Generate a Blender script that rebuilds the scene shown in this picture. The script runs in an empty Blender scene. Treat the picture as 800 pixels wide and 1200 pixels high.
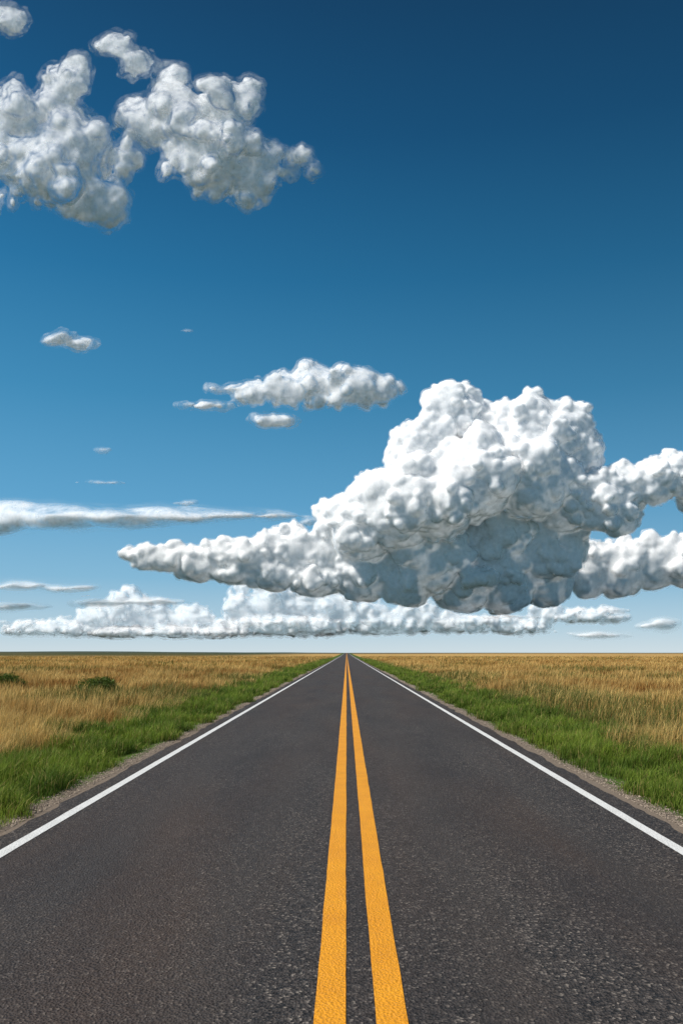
import bpy, math, random
import numpy as np
from mathutils import Vector
random.seed(7)
RNG=np.random.default_rng(11)
sc=bpy.context.scene
sc.view_settings.view_transform='Standard'; sc.view_settings.look='None'; sc.view_settings.exposure=0
H=2.1; F=942.0

# ------------------------------------------------------------ helpers
def link(o):
    sc.collection.objects.link(o); return o
def mesh_np(name,v,f,col=None,mat=None,smooth=False):
    """v (n,3), f (m,k) constant k"""
    me=bpy.data.meshes.new(name)
    v=np.asarray(v,np.float32); f=np.asarray(f,np.int32)
    me.vertices.add(len(v)); me.vertices.foreach_set('co',v.ravel())
    if len(f):
        k=f.shape[1]
        me.loops.add(f.size); me.loops.foreach_set('vertex_index',f.ravel())
        me.polygons.add(len(f)); me.polygons.foreach_set('loop_start',np.arange(0,f.size,k,dtype=np.int32))
        me.polygons.foreach_set('use_smooth',np.full(len(f),smooth))
    me.update(calc_edges=True)
    if col is not None:
        a=me.color_attributes.new('tint','FLOAT_COLOR','POINT')
        c=np.ones((len(v),4),np.float32); c[:,:3]=col
        a.data.foreach_set('color',c.ravel())
    o=bpy.data.objects.new(name,me)
    if mat: me.materials.append(mat)
    return link(o)
class NT:
    def __init__(s,name):
        s.m=bpy.data.materials.new(name); s.m.use_nodes=True; s.t=s.m.node_tree; s.t.nodes.clear()
        s.out=s.n('ShaderNodeOutputMaterial')
    def n(s,t,**k):
        x=s.t.nodes.new(t)
        for a,b in k.items(): setattr(x,a,b)
        return x
    def l(s,a,b): s.t.links.new(a,b)
    def val(s,x,sock):
        if hasattr(x,'links') or isinstance(x,bpy.types.NodeSocket): s.l(x,sock)
        else: sock.default_value=x
    def math(s,op,a,b=0,c=None,clamp=False):
        x=s.n('ShaderNodeMath',operation=op,use_clamp=clamp); s.val(a,x.inputs[0]); s.val(b,x.inputs[1])
        if c is not None: s.val(c,x.inputs[2])
        return x.outputs[0]
    def mix(s,f,a,b,mode='MIX'):
        x=s.n('ShaderNodeMix',data_type='RGBA',blend_type=mode)
        s.val(f,x.inputs[0])
        s.val(a if not isinstance(a,tuple) else (*a,1)[:4],x.inputs[6]); s.val(b if not isinstance(b,tuple) else (*b,1)[:4],x.inputs[7])
        return x.outputs[2]
    def noise(s,vec,scale,detail=4,rough=.55,dim='3D'):
        x=s.n('ShaderNodeTexNoise'); x.inputs['Scale'].default_value=scale; x.inputs['Detail'].default_value=detail; x.inputs['Roughness'].default_value=rough
        s.l(vec,x.inputs['Vector']); return x.outputs[0]
    def mr(s,x,a,b,c=0,d=1,smooth=False):
        r=s.n('ShaderNodeMapRange'); 
        if smooth: r.interpolation_type='SMOOTHSTEP'
        s.val(x,r.inputs[0]); 
        for i,q in zip((1,2,3,4),(a,b,c,d)): s.val(q,r.inputs[i])
        return r.outputs[0]
    def scalevec(s,v,sx,sy,sz):
        x=s.n('ShaderNodeMapping'); s.l(v,x.inputs[0]); x.inputs['Scale'].default_value=(sx,sy,sz); return x.outputs[0]

def vnoise2(x,y,seed=0):
    r=np.random.default_rng(seed).random((256,256)).astype(np.float32)
    xi=np.floor(x).astype(int); yi=np.floor(y).astype(int); tx=x-xi; ty=y-yi
    tx=tx*tx*(3-2*tx); ty=ty*ty*(3-2*ty)
    g=lambda a,b: r[a&255,b&255]
    return (g(xi,yi)*(1-tx)+g(xi+1,yi)*tx)*(1-ty)+(g(xi,yi+1)*(1-tx)+g(xi+1,yi+1)*tx)*ty
def fbm2(x,y,seed=0,o=4):
    s=0;a=.5
    for i in range(o):
        s=s+a*vnoise2(x*2**i,y*2**i,seed+i); a*=.5
    return s/(1-.5**o)
def sstep(a,b,x):
    t=np.clip((x-a)/(b-a),0,1); return t*t*(3-2*t)

def height(x,y):
    x=np.asarray(x,float); y=np.asarray(y,float)
    r=np.hypot(x,y)
    far=sstep(350,1500,r)
    hl=far*(1.2+4.0*sstep(-30,-500,x)*fbm2(x/420+5,y/420,3,3)+1.5*fbm2(x/700,y/700,9,3)*sstep(15,200,np.abs(x)))
    loc=.12*(fbm2(x/6,y/6,21,3)-.5)*sstep(5,9,np.abs(x))
    ditch=-.12*sstep(4.2,5.6,np.abs(x))*(1-sstep(6,9,np.abs(x)))
    return hl+loc+ditch

# ------------------------------------------------------------ world + sun
SUN_EL=52; S=Vector((-.91,-.37,0)).normalized()
Sd=Vector((S.x*math.cos(math.radians(SUN_EL)),S.y*math.cos(math.radians(SUN_EL)),math.sin(math.radians(SUN_EL))))
w=bpy.data.worlds.new('World'); sc.world=w; w.use_nodes=True
W_=NT.__new__(NT); W_.t=w.node_tree; W_.t.nodes.clear()
sky=W_.n('ShaderNodeTexSky'); sky.sky_type='NISHITA'; sky.sun_disc=False
sky.sun_elevation=math.radians(SUN_EL); sky.sun_rotation=math.atan2(Sd.x,Sd.y)
sky.altitude=300; sky.air_density=1.0; sky.dust_density=.5; sky.ozone_density=1.5
tc=W_.n('ShaderNodeTexCoord'); sp=W_.n('ShaderNodeSeparateXYZ'); W_.l(tc.outputs['Generated'],sp.inputs[0])
cr=W_.n('ShaderNodeValToRGB'); cr.color_ramp.interpolation='LINEAR'
K=1/.1
stops=[(0,(.62,.73,.79)),(.03,(.45,.63,.75)),(.09,(.22,.47,.67)),(.18,(.10,.34,.57)),(.30,(.040,.225,.42)),(.42,(.013,.14,.30)),(.54,(.004,.075,.185)),(.66,(.002,.038,.102)),(1,(.001,.026,.07))]
e=cr.color_ramp.elements
while len(e)<len(stops): e.new(.5)
for i,(p,c) in enumerate(stops): e[i].position=p; e[i].color=(*c,1)
W_.l(sp.outputs[2],cr.inputs[0])
az=W_.mr(sp.outputs[0],-.5,.5,1.35,.72)
elf=W_.mr(sp.outputs[2],.05,.5)
var=W_.math('ADD',1,W_.math('MULTIPLY',elf,W_.math('SUBTRACT',az,1)))
sc1=W_.n('ShaderNodeVectorMath',operation='SCALE'); W_.l(cr.outputs[0],sc1.inputs[0]); W_.l(W_.math('MULTIPLY',var,K),sc1.inputs['Scale'])
mx=W_.mix(.93,sky.outputs[0],sc1.outputs[0])
bg=W_.n('ShaderNodeBackground'); bg.inputs[1].default_value=.1; wo=W_.n('ShaderNodeOutputWorld')
W_.l(mx,bg.inputs[0]); W_.l(bg.outputs[0],wo.inputs[0])
sl=bpy.data.lights.new('sun','SUN'); sl.energy=5.0; sl.angle=math.radians(.5); sl.color=(1,.965,.91)
so=link(bpy.data.objects.new('sun',sl)); so.rotation_euler=Sd.to_track_quat('Z','Y').to_euler(); so.location=(-30,-30,60)

# ------------------------------------------------------------ camera
cd=bpy.data.cameras.new('camera'); cam=link(bpy.data.objects.new('camera',cd)); sc.camera=cam
cam.location=(0,0,H); cam.rotation_euler=(math.radians(90),0,0)
cd.sensor_width=36; cd.lens=F/1200*36; cd.shift_y=165/1200; cd.shift_x=-6/1200; cd.clip_start=.1; cd.clip_end=90000

# ------------------------------------------------------------ ground
def ground_mat():
    m=NT('ground'); g=m.n('ShaderNodeNewGeometry'); P=g.outputs['Position']
    sp=m.n('ShaderNodeSeparateXYZ'); m.l(P,sp.inputs[0]); X,Y=sp.outputs[0],sp.outputs[1]
    ax=m.math('ABSOLUTE',X)
    n1=m.noise(P,1.6,5); n2=m.noise(P,30,4,.7); n3=m.noise(P,.05,4); n4=m.noise(m.scalevec(P,.004,.03,.01),1,5,.6)
    n5=m.noise(m.scalevec(P,.5,.12,1),1,5,.7)
    gravel=m.mix(n2,(.09,.068,.052),(.30,.24,.185))
    green=m.mix(n1,(.04,.07,.012),(.09,.15,.022))
    gold=m.mix(m.mr(n4,.35,.65),(.33,.18,.05),(.68,.44,.155))
    gold=m.mix(m.mr(n5,.3,.7,0,.5),gold,(.30,.17,.06))
    gold=m.mix(m.mr(n3,.54,.68,0,.5),gold,(.14,.15,.035))
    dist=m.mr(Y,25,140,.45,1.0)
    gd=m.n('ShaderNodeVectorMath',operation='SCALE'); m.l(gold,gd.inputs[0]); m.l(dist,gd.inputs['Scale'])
    farg=m.math('MULTIPLY',m.mr(Y,300,600,smooth=True),m.mr(X,-20,-120,smooth=True))
    farg=m.math('MULTIPLY',farg,m.mr(n4,.25,.5))
    gold2=m.mix(farg,gd.outputs[0],(.035,.05,.015))
    # beyond the wheat: mixed green farmland, put in to curb gold bounce onto clouds
    ln=m.n('ShaderNodeVectorMath',operation='LENGTH'); m.l(P,ln.inputs[0])
    gold2=m.mix(m.mr(ln.outputs['Value'],700,1500,smooth=True),gold2,m.mix(m.noise(P,.0012,4),(.035,.055,.04),(.07,.09,.07)))
    e1=m.math('ADD',4.25,m.mr(n1,.2,.8,-.25,.25)); f1=m.mr(m.math('SUBTRACT',ax,e1),-.08,.08)
    e2=m.math('ADD',7.0,m.mr(n1,.2,.8,-.6,.6)); f2=m.mr(m.math('SUBTRACT',ax,e2),-.4,.4)
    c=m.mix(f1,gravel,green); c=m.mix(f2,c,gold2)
    b=m.n('ShaderNodeBsdfPrincipled'); m.l(c,b.inputs['Base Color']); b.inputs['Roughness'].default_value=.95; b.inputs['Specular IOR Level'].default_value=.1
    bu=m.n('ShaderNodeBump'); bu.inputs['Strength'].default_value=.6; bu.inputs['Distance'].default_value=.03; m.l(n2,bu.inputs['Height']); m.l(bu.outputs[0],b.inputs['Normal'])
    m.l(b.outputs[0],m.out.inputs[0]); return m.m
def spaced(lim,n,k):
    t=np.linspace(-1,1,n); return lim*np.sinh(k*t)/np.sinh(k)
xs=np.unique(np.concatenate([spaced(40000,221,9),np.arange(-12,12.01,.4)])); ys=np.unique(np.concatenate([-30*np.exp(np.linspace(0,7.2,40)),np.arange(-30,30,.5),30*np.exp(np.linspace(0,7.2,200))]))
gx,gy=np.meshgrid(xs,ys,indexing='ij'); gz=height(gx,gy)
nx,ny=gx.shape; idx=np.arange(nx*ny).reshape(nx,ny)
fc=np.stack([idx[:-1,:-1],idx[1:,:-1],idx[1:,1:],idx[:-1,1:]],-1).reshape(-1,4)
mesh_np('ground',np.stack([gx,gy,gz],-1).reshape(-1,3),fc,mat=ground_mat(),smooth=True)

# ------------------------------------------------------------ road
def strip(name,x0,x1,z,mat,jit=0,nxs=1,seed=0,y1=3000):
    y=np.concatenate([np.arange(-30,60,.12),60*np.exp(np.linspace(0,math.log(y1/60),260))])
    u=np.linspace(0,1,nxs+1)
    L=x0+jit*(fbm2(y*1.7,y*0+seed,seed,4)-.5)*2; R=x1+jit*(fbm2(y*1.7,y*0+seed+9,seed+5,4)-.5)*2
    X=L[:,None]*(1-u)+R[:,None]*u; Y=np.repeat(y[:,None],nxs+1,1)
    Z=height(0*Y,Y)+z+Y.clip(0)*2e-5
    n,k=X.shape; idx=np.arange(n*k).reshape(n,k)
    f=np.stack([idx[:-1,:-1],idx[:-1,1:],idx[1:,1:],idx[1:,:-1]],-1).reshape(-1,4)
    return mesh_np(name,np.stack([X,Y,Z],-1).reshape(-1,3),f,mat=mat)
def asphalt():
    m=NT('asphalt'); g=m.n('ShaderNodeNewGeometry'); P=g.outputs['Position']
    sp=m.n('ShaderNodeSeparateXYZ'); m.l(P,sp.inputs[0]); X=sp.outputs[0]
    v=m.n('ShaderNodeTexVoronoi'); v.inputs['Scale'].default_value=52; m.l(P,v.inputs['Vector'])
    fine=m.noise(P,140,3,.7); med=m.noise(P,22,4,.6); big=m.noise(m.scalevec(P,1,.25,1),.9,4,.55); huge=m.noise(m.scalevec(P,.5,.08,1),1,3)
    sv=m.n('ShaderNodeSeparateColor'); m.l(v.outputs['Color'],sv.inputs[0])
    c=m.mix(m.mr(sv.outputs[0],.1,.95),(.006,.005,.0048),(.092,.075,.065))
    c=m.mix(m.mr(sv.outputs[1],.90,.94),c,(.25,.21,.175))
    c=m.mix(m.mr(fine,.3,.7,0,.3),c,(.020,.017,.015))
    c=m.mix(m.mr(huge,.42,.66,0,.65),c,(.066,.040,.027))
    c=m.mix(m.mr(big,.35,.68,0,.6),c,(.022,.018,.018))
    ax=m.math('ABSOLUTE',m.math('SUBTRACT',X,.07))
    t=m.math('ABSOLUTE',m.math('SUBTRACT',m.math('ABSOLUTE',m.math('SUBTRACT',ax,1.8)),.8))
    tf=m.mr(t,.0,.45,.35,0,smooth=True)
    c=m.mix(tf,c,(.052,.042,.036))
    b=m.n('ShaderNodeBsdfPrincipled'); m.l(c,b.inputs['Base Color']); m.l(m.mr(med,.3,.7,.62,.85),b.inputs['Roughness']); b.inputs['Specular IOR Level'].default_value=.35
    bu=m.n('ShaderNodeBump'); bu.inputs['Strength'].default_value=1; bu.inputs['Distance'].default_value=.014
    m.l(m.math('ADD',v.outputs['Distance'],m.math('MULTIPLY',med,1.2)),bu.inputs['Height']); m.l(bu.outputs[0],b.inputs['Normal'])
    m.l(b.outputs[0],m.out.inputs[0]); return m.m
def paint(name,col,col2,wear):
    m=NT(name); g=m.n('ShaderNodeNewGeometry'); P=g.outputs['Position']
    v=m.n('ShaderNodeTexVoronoi'); v.inputs['Scale'].default_value=52; m.l(P,v.inputs['Vector'])
    n=m.noise(P,45,5,.7); nb=m.noise(P,2.5,4)
    sv=m.n('ShaderNodeSeparateColor'); m.l(v.outputs['Color'],sv.inputs[0])
    c=m.mix(m.mr(nb,.3,.7),col,col2)
    c=m.mix(m.mr(sv.outputs[0],0,1,0,.25),c,tuple(x*.6 for x in col))
    c=m.mix(m.mr(n,.60-wear,.70-wear,0,.85),c,(.06,.055,.05))
    b=m.n('ShaderNodeBsdfPrincipled'); m.l(c,b.inputs['Base Color']); b.inputs['Roughness'].default_value=.6
    b.inputs['Specular IOR Level'].default_value=.3
    bu=m.n('ShaderNodeBump'); bu.inputs['Strength'].default_value=.9; bu.inputs['Distance'].default_value=.009
    m.l(v.outputs['Distance'],bu.inputs['Height']); m.l(bu.outputs[0],b.inputs['Normal'])
    m.l(b.outputs[0],m.out.inputs[0]); return m.m
strip('road',-3.93,3.88,.02,asphalt(),jit=.09,nxs=4,seed=3)
wm=paint('white_paint',(.78,.77,.74),(.66,.65,.62),.02); ym=paint('yellow_paint',(.80,.335,.013),(.70,.275,.011),-.01)
edge=bpy.data.objects.new('road_edge_line',None); cen=bpy.data.objects.new('double_yellow_line',None); link(edge); link(cen)
for nm,a,b,mt,p,s in (('left_stripe',-3.64,-3.50,wm,edge,1),('right_stripe',3.44,3.58,wm,edge,2),('left_stripe',-.185,-.005,ym,cen,4),('right_stripe',.165,.345,ym,cen,6)):
    o=strip(nm,a,b,.026,mt,jit=.006,seed=s); o.parent=p

# ------------------------------------------------------------ blades
def blade_mat(name,trans=.35):
    m=NT(name); a=m.n('ShaderNodeVertexColor',layer_name='tint'); g=m.n('ShaderNodeNewGeometry')
    n=m.noise(g.outputs['Position'],3,3); c=m.mix(m.mr(n,.3,.7,0,.25),a.outputs[0],(.0,.0,.0),'MIX')
    d=m.n('ShaderNodeBsdfPrincipled'); m.l(c,d.inputs['Base Color']); d.inputs['Roughness'].default_value=.6; d.inputs['Specular IOR Level'].default_value=.25
    t=m.n('ShaderNodeBsdfTranslucent'); m.l(c,t.inputs[0]); x=m.n('ShaderNodeMixShader'); x.inputs[0].default_value=trans
    m.l(d.outputs[0],x.inputs[1]); m.l(t.outputs[0],x.inputs[2]); m.l(x.outputs[0],m.out.inputs[0]); return m.m
def blades(name,x,y,h,wd,col,mat,lean=.35,tipcol=None,wind=(0,0)):
    n=len(x); z=height(x,y)-.01
    a=RNG.random(n)*2*np.pi; l=RNG.random(n)*lean*h
    dx=np.cos(a)*l+wind[0]*h; dy=np.sin(a)*l+wind[1]*h
    b=RNG.random(n)*np.pi; wx=np.cos(b)*wd*.5; wy=np.sin(b)*wd*.5
    P=np.zeros((n,5,3),np.float32)
    P[:,0]=np.stack([x-wx,y-wy,z],-1); P[:,1]=np.stack([x+wx,y+wy,z],-1)
    mx,my,mz=x+dx*.35,y+dy*.35,z+h*.6
    P[:,2]=np.stack([mx-wx*.8,my-wy*.8,mz],-1); P[:,3]=np.stack([mx+wx*.8,my+wy*.8,mz],-1)
    P[:,4]=np.stack([x+dx,y+dy,z+h*(1-.25*(l/h))],-1)
    i=np.arange(n)[:,None]*5
    f=np.stack([i+np.array([0,1,3]),i+np.array([0,3,2]),i+np.array([2,3,4])],1).reshape(-1,3)
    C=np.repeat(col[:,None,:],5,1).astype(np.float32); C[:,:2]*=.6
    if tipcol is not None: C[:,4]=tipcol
    return mesh_np(name,P.reshape(-1,3),f,col=C.reshape(-1,3),mat=mat)
def sampleY(n,y0,y1,p):  # density ~ y^-p
    u=RNG.random(n); q=1-p
    return (y0**q+u*(y1**q-y0**q))**(1/q)
# verge
N=330000
y=sampleY(N,5,260,1.35); side=np.where(RNG.random(N)<.5,-1,1)
outer=7.1+1.0*(fbm2(y/3,side*3.,5,4)-.5)*2; inner=4.2+.5*(fbm2(y/1.1,side*7.,15,4)-.5)*2
t=RNG.random(N); ax=inner+(outer+.5-inner)*t; x=side*ax
cl=fbm2(x*1.3,y*1.3,31,4)
h=(.08+.34*sstep(.3,.72,cl))*(.6+.7*RNG.random(N))*(.55+.45*sstep(0,.12,t)); wd=.009*np.maximum(1,y/14)
keep=RNG.random(N)<np.clip(.35+1.6*(cl-.2),0,1); keep&=RNG.random(N)<sstep(0,.06,t)+.15
c1=np.array([.09,.155,.015]);c2=np.array([.25,.33,.04]);c3=np.array([.42,.32,.11])
k=np.clip(fbm2(x*.6,y*.6,41,3)*2-.45+.3*(RNG.random(N)-.5),0,1)[:,None]; col=c1*(1-k)+c2*k
dry=(RNG.random(N)<.09+.35*sstep(.85,1,t))[:,None]; col=np.where(dry,c3,col)*(.7+.6*RNG.random(N)[:,None])
vm=blade_mat('green_grass_blade',.4)
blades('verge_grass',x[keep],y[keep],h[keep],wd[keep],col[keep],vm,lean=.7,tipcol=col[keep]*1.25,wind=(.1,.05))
# golden field
N=560000
y=sampleY(N,7,420,1.25); side=np.where(RNG.random(N)<.5,-1,1)
xin=6.7+.9*(fbm2(y/3,side*3.,5,4)-.5)*2; ax=xin+(RNG.random(N)**1.15)*(np.maximum(.62*y-3,0)+4); x=side*ax
cl=fbm2(x*.45,y*.45,51,4); cl2=fbm2(x*1.6,y*1.6,57,3)
h=(.16+.62*sstep(.3,.68,cl*.5+cl2*.5))*(.6+.6*RNG.random(N)); wd=.007*np.maximum(1,y/13)
h*=.75+.25*sstep(0,2.5,ax-xin)
k=np.clip(fbm2(x*.25,y*.12,61,4)*2.2-.55+1.4*(cl2-.5)+.5*(RNG.random(N)-.5),0,1)[:,None]
col=np.array([.42,.20,.045])*(1-k)+np.array([.88,.61,.21])*k
gr=(RNG.random(N)<.03+.6*sstep(.54,.66,fbm2(x*.12,y*.08,71,3))+.3*(1-sstep(0,1.2,ax-xin)))[:,None]; col=np.where(gr,np.array([.17,.19,.04]),col)*(.6+.6*RNG.random(N)[:,None])
kp=RNG.random(N)<.45+1.4*sstep(.3,.6,cl2)
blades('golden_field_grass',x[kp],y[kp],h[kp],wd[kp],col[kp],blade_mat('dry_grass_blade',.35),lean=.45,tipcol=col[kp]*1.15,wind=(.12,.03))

# shrubs
def shrub(x0,y0,w_,d_,h_):
    n=9000; u=RNG.normal(size=(n,3)); u/=np.linalg.norm(u,axis=1)[:,None]; r=RNG.random(n)**.33
    lump=.6+.7*fbm2(u[:,0]*2.5+9+x0,u[:,1]*2.5+u[:,2]*2,81,3)
    p=u*r[:,None]*lump[:,None]*np.array([w_,d_,h_]); p[:,2]=np.abs(p[:,2]); p+=np.array([x0,y0,float(height(x0,y0))])
    a=RNG.normal(size=(n,3))*.035; b=RNG.normal(size=(n,3))*.03
    v=np.stack([p-a,p+b,p+a],1).reshape(-1,3); f=np.arange(n*3).reshape(-1,3)
    c=(np.array([.11,.16,.025])*(.6+.9*RNG.random(n)[:,None])); c=np.repeat(c,3,0)
    mesh_np('green_shrub',v,f,col=c,mat=vm)
shrub(-12.6,41,1.25,.8,.95); shrub(-18.9,45,1.1,.8,1.0)

# gravel shoulder stones
n=30000; y=sampleY(n,5,90,1.2); side=np.where(RNG.random(n)<.5,-1,1); x=side*(4.02+np.abs(RNG.normal(size=n))*.2)
r=.006+.014*RNG.random(n)**3; r*=np.maximum(1,y/25)
oc=np.array([[1,0,0],[-1,0,0],[0,1,0],[0,-1,0],[0,0,.7],[0,0,-.7]]); of=np.array([[0,2,4],[2,1,4],[1,3,4],[3,0,4],[2,0,5],[1,2,5],[3,1,5],[0,3,5]])
v=(oc[None]*(.7+.6*RNG.random((n,6,1))))*r[:,None,None]+np.stack([x,y,height(x,y)+r*.3],-1)[:,None]
f=(np.arange(n)[:,None,None]*6+of[None]).reshape(-1,3)
c=np.repeat(np.array([.26,.205,.155])*(.4+1.1*RNG.random((n,1))),6,0)
m=NT('gravel'); a=m.n('ShaderNodeVertexColor',layer_name='tint'); b=m.n('ShaderNodeBsdfPrincipled'); m.l(a.outputs[0],b.inputs['Base Color']); b.inputs['Roughness'].default_value=.9; m.l(b.outputs[0],m.out.inputs[0])
mesh_np('gravel_shoulder',v.reshape(-1,3),f,col=c,mat=m.m)

# ------------------------------------------------------------ clouds: iso-surfaces of a billowing density field
def cloud_mat(name,col,bs,sss,nz=.35,pw=1.6):
    m=NT(name); g=m.n('ShaderNodeNewGeometry')
    tr=m.n('ShaderNodeBsdfTransparent'); a=m.n('ShaderNodeAttribute',attribute_name='tau')
    lw=m.n('ShaderNodeLayerWeight'); lw.inputs[0].default_value=.5
    cosv=m.math('SUBTRACT',1,lw.outputs['Facing'])
    n=m.noise(g.outputs['Position'],bs,4,.6)
    tau=m.math('MULTIPLY',m.math('MULTIPLY',m.math('POWER',cosv,pw),a.outputs['Fac']),m.mr(n,.3,.7,1-nz,1+nz))
    al=m.math('SUBTRACT',1,m.math('EXPONENT',m.math('MULTIPLY',tau,-1)))
    al=m.math('MULTIPLY',al,m.math('SUBTRACT',1,g.outputs['Backfacing']))
    d=m.n('ShaderNodeBsdfPrincipled'); d.subsurface_method='RANDOM_WALK'
    d.inputs['Base Color'].default_value=(*col,1); d.inputs['Subsurface Weight'].default_value=1; d.inputs['Subsurface Radius'].default_value=(1,1,1)
    d.inputs['Subsurface Scale'].default_value=sss; d.inputs['Specular IOR Level'].default_value=0; d.inputs['Roughness'].default_value=1
    x=m.n('ShaderNodeMixShader'); m.l(al,x.inputs[0]); m.l(tr.outputs[0],x.inputs[1]); m.l(d.outputs[0],x.inputs[2]); m.l(x.outputs[0],m.out.inputs[0]); return m.m
def noise3(shape,cell,rng,sx=1):
    cl=(cell*sx,cell*sx,cell)
    cs=[int(math.ceil(s/c))+3 for s,c in zip(shape,cl)]; a=rng.random(cs).astype(np.float32)*2-1
    for ax_,s in enumerate(shape):
        p=np.arange(s)/cl[ax_]+rng.random(); i=p.astype(int); t=(p-i).astype(np.float32); t=t*t*(3-2*t)
        sh=[1,1,1]; sh[ax_]=s; t=t.reshape(sh)
        a=np.take(a,i,ax_)*(1-t)+np.take(a,i+1,ax_)*t
    return a
def blur(A,n=1):
    for _ in range(n):
        for ax_ in range(3):
            a=[slice(None)]*3;b=[slice(None)]*3;c=[slice(None)]*3
            a[ax_]=slice(0,-2);b[ax_]=slice(1,-1);c[ax_]=slice(2,None)
            B=A.copy(); B[tuple(b)]=.25*A[tuple(a)]+.5*A[tuple(b)]+.25*A[tuple(c)]; A=B
    return A
def surfnets(Fd,iso):
    A=Fd-iso; A[0]=A[-1]=-1; A[:,0]=A[:,-1]=-1; A[:,:,0]=A[:,:,-1]=-1
    A=np.clip(A,-4,4); s=A>0
    cnt=np.zeros(tuple(d-1 for d in A.shape),np.uint8)
    sl_=lambda d,n: slice(d,n-1+d)
    for dx in (0,1):
        for dy in (0,1):
            for dz in (0,1): cnt+=s[sl_(dx,A.shape[0]),sl_(dy,A.shape[1]),sl_(dz,A.shape[2])]
    act=np.argwhere((cnt>0)&(cnt<8)); ids=np.full(cnt.shape,-1,np.int32); ids[act[:,0],act[:,1],act[:,2]]=np.arange(len(act))
    acc=np.zeros((len(act),3),np.float32); nn=np.zeros(len(act),np.float32)
    cor={}
    for dx in (0,1):
        for dy in (0,1):
            for dz in (0,1): cor[dx,dy,dz]=A[act[:,0]+dx,act[:,1]+dy,act[:,2]+dz]
    for c0 in cor:
        for ax_ in range(3):
            if c0[ax_]: continue
            c1=list(c0); c1[ax_]=1; a=cor[c0]; b=cor[tuple(c1)]; m=(a>0)!=(b>0)
            t=np.where(m,a/np.where(m,a-b,1),0)
            p=np.tile(np.array(c0,np.float32),(len(act),1)); p[:,ax_]=t
            acc+=p*m[:,None]; nn+=m
    V=act+acc/nn[:,None]
    Q=[]
    for ax_ in range(3):
        u,w2=(ax_+1)%3,(ax_+2)%3
        a0=[slice(None)]*3; a1=[slice(None)]*3; a0[ax_]=slice(0,-1); a1[ax_]=slice(1,None)
        d=s[tuple(a0)]!=s[tuple(a1)]
        e=np.argwhere(d); up=s[tuple(a0)][e[:,0],e[:,1],e[:,2]]
        def cid(du,dw):
            q=e.copy(); q[:,u]-=du; q[:,w2]-=dw; return ids[q[:,0],q[:,1],q[:,2]]
        q=np.stack([cid(1,1),cid(0,1),cid(0,0),cid(1,0)],-1)
        q=np.where(up[:,None],q,q[:,::-1]); Q.append(q)
    return V,np.concatenate(Q)
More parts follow.
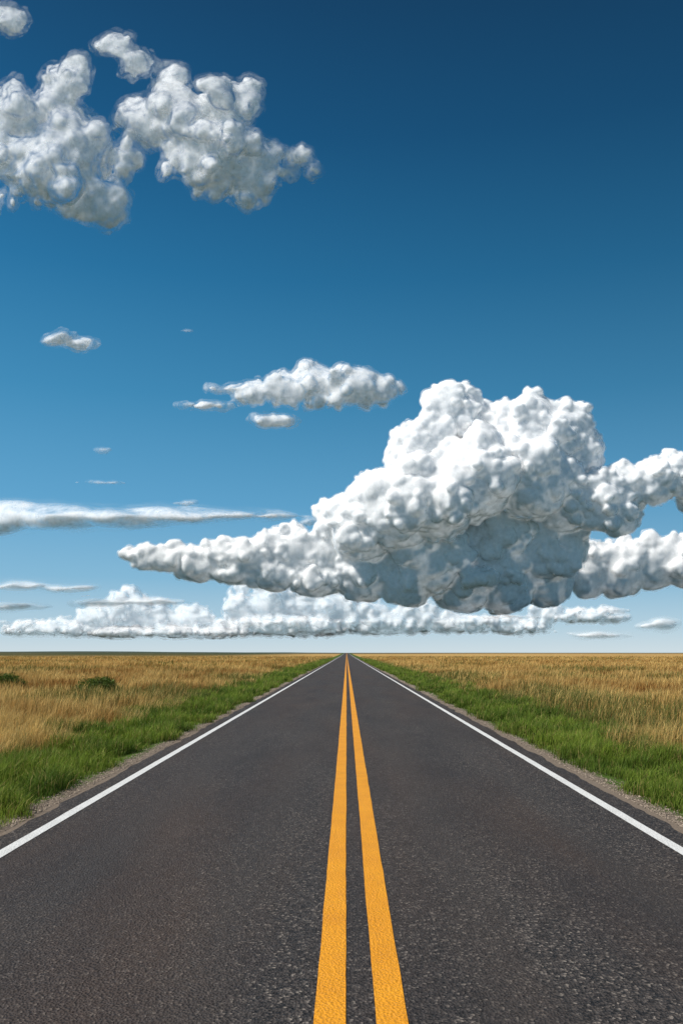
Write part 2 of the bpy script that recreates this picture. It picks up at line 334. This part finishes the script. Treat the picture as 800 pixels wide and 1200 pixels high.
def cloud(name,D,lobes,g=1.4,depth=.7,amp=3,cell=22,kids=(14,9),base=None,iso=((0,6),),col=(.92,.92,.92),seed=1,octs=3,billow=True,gain=.5,sss=5,bl=1,nzt=.3,grow=1.,sx=1,pw=1.6):
    """lobes: (bearing, rise, rx, rz, depth offset) in 1/942 of the distance D, measured from the road axis and the horizon"""
    rng=np.random.default_rng(seed); sp=[]
    for L in lobes:
        cx,cz,rx=L[0]-406,765-L[1],L[2]*grow; rz=L[3]*grow if len(L)>3 else rx
        w0=rng.uniform(-.3,.3)*min(rx,rz) if len(L)<5 else L[4]
        ry=max(rx*depth,rz) if len(L)>3 else rx*max(depth,.8)
        sp.append((cx,w0,cz,rx,ry,rz))
        if kids[0]:
            for _ in range(kids[0]):
                d=rng.normal(size=3); d/=np.linalg.norm(d)
                if base is not None and d[2]<-.3: d[2]*=-1
                r1=min(rx,rz)*rng.uniform(.28,.52); c1=(cx+d[0]*rx*.85,w0+d[1]*ry*.85,cz+d[2]*rz*.85)
                sp.append((*c1,r1,r1,r1))
                for _ in range(kids[1]):
                    e=rng.normal(size=3); e/=np.linalg.norm(e); r2=r1*rng.uniform(.28,.5)
                    if r2<1.5: continue
                    sp.append((c1[0]+e[0]*r1*.9,c1[1]+e[1]*r1*.9,c1[2]+e[2]*r1*.9,r2,r2,r2))
    sp=np.array(sp,np.float32); mg=amp*1.6+3; mgs=mg*sp[:,3:]/sp[:,3:].min(1)[:,None]
    lo=(sp[:,:3]-sp[:,3:]-mgs).min(0); hi=(sp[:,:3]+sp[:,3:]+mgs).max(0)
    shp=np.ceil((hi-lo)/g).astype(int)
    Fd=np.full(shp,-mg-2,np.float32)
    axs=[lo[i]+np.arange(shp[i],dtype=np.float32)*g for i in range(3)]
    for s,mm in zip(sp,mgs):
        i0=np.maximum(((s[:3]-s[3:]-mm-lo)/g).astype(int),0); i1=np.minimum(((s[:3]+s[3:]+mm-lo)/g).astype(int)+1,shp)
        X=((axs[0][i0[0]:i1[0]]-s[0])/s[3])[:,None,None]; Y=((axs[1][i0[1]:i1[1]]-s[1])/s[4])[None,:,None]; Z=((axs[2][i0[2]:i1[2]]-s[2])/s[5])[None,None,:]
        q=(1-np.sqrt(X*X+Y*Y+Z*Z))*min(s[3:]) 
        v=Fd[i0[0]:i1[0],i0[1]:i1[1],i0[2]:i1[2]]; np.maximum(v,q,out=v)
    nz=0;A=1
    for o in range(octs):
        c=cell/g/2.1**o
        if c<1.2: break
        q=noise3(shp,c,rng,sx)
        if billow: q=np.abs(q)*2.4-.7
        nz=nz+A*q; A*=gain
    Fd+=amp*nz
    if base is not None:
        if not isinstance(base,(list,tuple)): base=[(0,base),(1,base)]
        b=765-np.interp(axs[0]+406,[p[0] for p in base],[p[1] for p in base])[:,None,None]
        bn=noise3(shp,30/g,rng)[:,:,:1]*3+noise3(shp,12/g,rng)[:,:,:1]*1
        Fd=np.minimum(Fd,(axs[2][None,None,:]-b+bn)*.8)
    Fd=blur(Fd,bl)
    Vs=[];Qs=[];Ts=[];off=0
    for lv,tau in iso:
        V,Q=surfnets(Fd,lv); Vs.append(V); Qs.append(Q+off); Ts.append(np.full(len(V),tau,np.float32)); off+=len(V)
    P=np.concatenate(Vs)*g+lo; Q=np.concatenate(Qs)
    k=D/F; dd=1+P[:,1]/F
    W=np.stack([P[:,0]*k*dd,D*dd,H+P[:,2]*k*dd],-1)
    ctr=W.mean(0); W-=ctr
    o=mesh_np(name,W,Q,mat=cloud_mat(name,col,.12/k,sss*k,nzt,pw),smooth=True); o.location=ctr
    a=o.data.attributes.new('tau','FLOAT','POINT'); a.data.foreach_set('value',np.concatenate(Ts))
    print(name,len(P),shp)
    return o
main=[(527,488,34,34,-5),(500,520,34,34,-20),(552,505,28,28,0),(478,545,26,26,-25),(590,497,20,20,5),(620,495,34,34,-5),(655,510,34,34,0),(682,530,26,26,10),(555,560,50,50,-45),(622,560,50,50,-25),(510,585,50,50,-50),(465,600,45,45,-45),(440,580,26,26,-30),(400,605,26),(425,625,38,38,-20),
 (660,585,42,42,15),(572,640,60,60,40),(632,640,52,52,50),(500,648,52,52,5),(385,645,32),(345,650,34,30),(318,645,24,22),(295,658,34,26),(255,654,24,20),(230,664,30,20),(198,655,24,16),(172,654,22,15),(150,648,12,9),(590,680,42,42,45),(640,682,32,32,55),(540,685,38,38,30),(475,680,34,34,0),(425,672,36),(370,678,36,24),(320,674,36,20),(270,672,34,14),
 (560,678,22,12,-28),
 (705,592,34),(738,575,28),(768,568,26),(792,556,22),(722,606,26),(815,575,28)]
cloud('cumulus_cloud',9000,main,base=[(140,668),(200,678),(260,690),(330,698),(440,708),(560,721),(675,721),(695,640),(800,605),(850,600)],seed=4,g=1.25,amp=2.3,cell=18,octs=2,gain=.45,sss=10,bl=2,kids=(17,9),iso=((-.5,.8),(1,11)),pw=1,nzt=.5,col=(.92,.92,.92))
cloud('cumulus_cloud',10500,[(648,676,20,14),(690,672,30),(725,668,34),(765,662,32),(800,660,30),(845,668,36)],base=714,seed=5,amp=2.3,cell=18,octs=2,gain=.45,sss=10,bl=2,kids=(17,9),iso=((-.5,.8),(1,11)),pw=1,nzt=.5)
cloud('flat_cumulus_cloud',7000,[(275,455,26,6),(300,460,32,14),(335,457,30,19),(370,450,34,25),(412,452,32,24),(445,458,24,17),(468,455,12,9),(320,491,22,8),(238,475,24,5)],kids=(10,5),seed=6,g=1.1,amp=5,cell=24,iso=((-1.5,.6),(1.5,3.5)),bl=3,octs=3,nzt=.7,sss=12,billow=False,col=(.96,.96,.96))
cloud('stratus_cloud',8000,[(10,606,60,21),(70,607,80,20),(140,607,80,16),(200,606,70,11),(255,605,40,6)],kids=(0,0),seed=7,g=1.2,amp=6,cell=22,iso=((-2.5,.5),(1.5,3)),billow=False,bl=5,octs=2,nzt=.6,sx=3.2,sss=14,col=(.96,.96,.96))
cloud('small_cloud',7000,[(70,396,18,9),(92,402,16,7)],kids=(0,0),seed=8,g=.8,amp=4,cell=12,iso=((-2,.6),(1.5,2.5)),billow=False,bl=4,nzt=.7,sx=1.6,sss=9,col=(.96,.96,.96))
cloud('cirrus_wisps',12000,[(222,388,9,2.5),(120,527,9,3.5),(118,565,16,2.5),(218,590,12,4),(330,604,26,4),(365,612,14,6)],kids=(0,0),seed=18,g=.8,amp=2,cell=8,iso=((-1,.35),(1,.5)),billow=False,bl=3,nzt=.8,sx=2.4,sss=9)
wisp=((-2.5,.5),(3,3.5))
upl=[(18,135,34),(60,110,26),(85,95,18),(90,175,44),(55,190,40),(120,235,26),(95,245,20),(15,185,34),(135,185,22),(0,230,16)]
cloud('fractus_cloud',4000,upl,kids=(8,4),seed=9,g=1.3,amp=10,cell=44,iso=wisp,octs=5,gain=.52,billow=False,bl=3,nzt=.8,grow=1.17,sss=16,col=(.99,.99,.99))
upr=[(175,150,26),(215,135,32),(255,125,32),(290,118,20),(245,175,40),(285,190,34),(315,215,20),(215,190,22),(290,235,14),(330,205,12)]
cloud('fractus_cloud',4100,upr,kids=(8,4),seed=10,g=1.3,amp=10,cell=42,iso=wisp,octs=5,gain=.52,billow=False,bl=3,nzt=.8,grow=1.17,sss=16,col=(.99,.99,.99))
cloud('fractus_cloud',4200,[(135,52,20,15),(165,72,26,16),(200,92,20,14),(350,182,18,12),(366,198,10,9),(10,20,20,14)],kids=(4,3),seed=12,g=1.1,amp=7,cell=26,iso=wisp,octs=4,gain=.52,billow=False,bl=3,nzt=.8,grow=1.15,sss=16,col=(.99,.99,.99))
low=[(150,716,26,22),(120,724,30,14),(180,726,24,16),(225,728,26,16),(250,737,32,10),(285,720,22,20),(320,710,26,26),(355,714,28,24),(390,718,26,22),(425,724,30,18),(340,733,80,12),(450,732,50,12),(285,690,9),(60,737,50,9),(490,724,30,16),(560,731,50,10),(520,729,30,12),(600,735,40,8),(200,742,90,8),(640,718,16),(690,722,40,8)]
cloud('distant_cumulus_bank',20000,low,kids=(12,6),base=748,seed=13,g=1.1,amp=2.5,cell=14,iso=((-.8,.5),(1.2,1.5)),col=(.89,.91,.93),bl=2,octs=2,grow=1.12,pw=1,sss=10)  # base colour tinted slightly blue to stand in for aerial haze
cloud('distant_stratus_cloud',15000,[(20,687,50,8),(70,689,40,7),(20,711,35,8),(120,706,30,6),(180,704,40,6),(700,743,30,6),(780,731,22,11),(760,733,16,6),(600,722,30,5)],kids=(0,0),seed=14,g=.9,amp=3,cell=12,iso=((-1,.5),(2,1.8)),col=(.94,.95,.96),billow=False,bl=4,octs=2,sx=3,sss=12)  # distance haze imitated by a faint cool tint in the colour
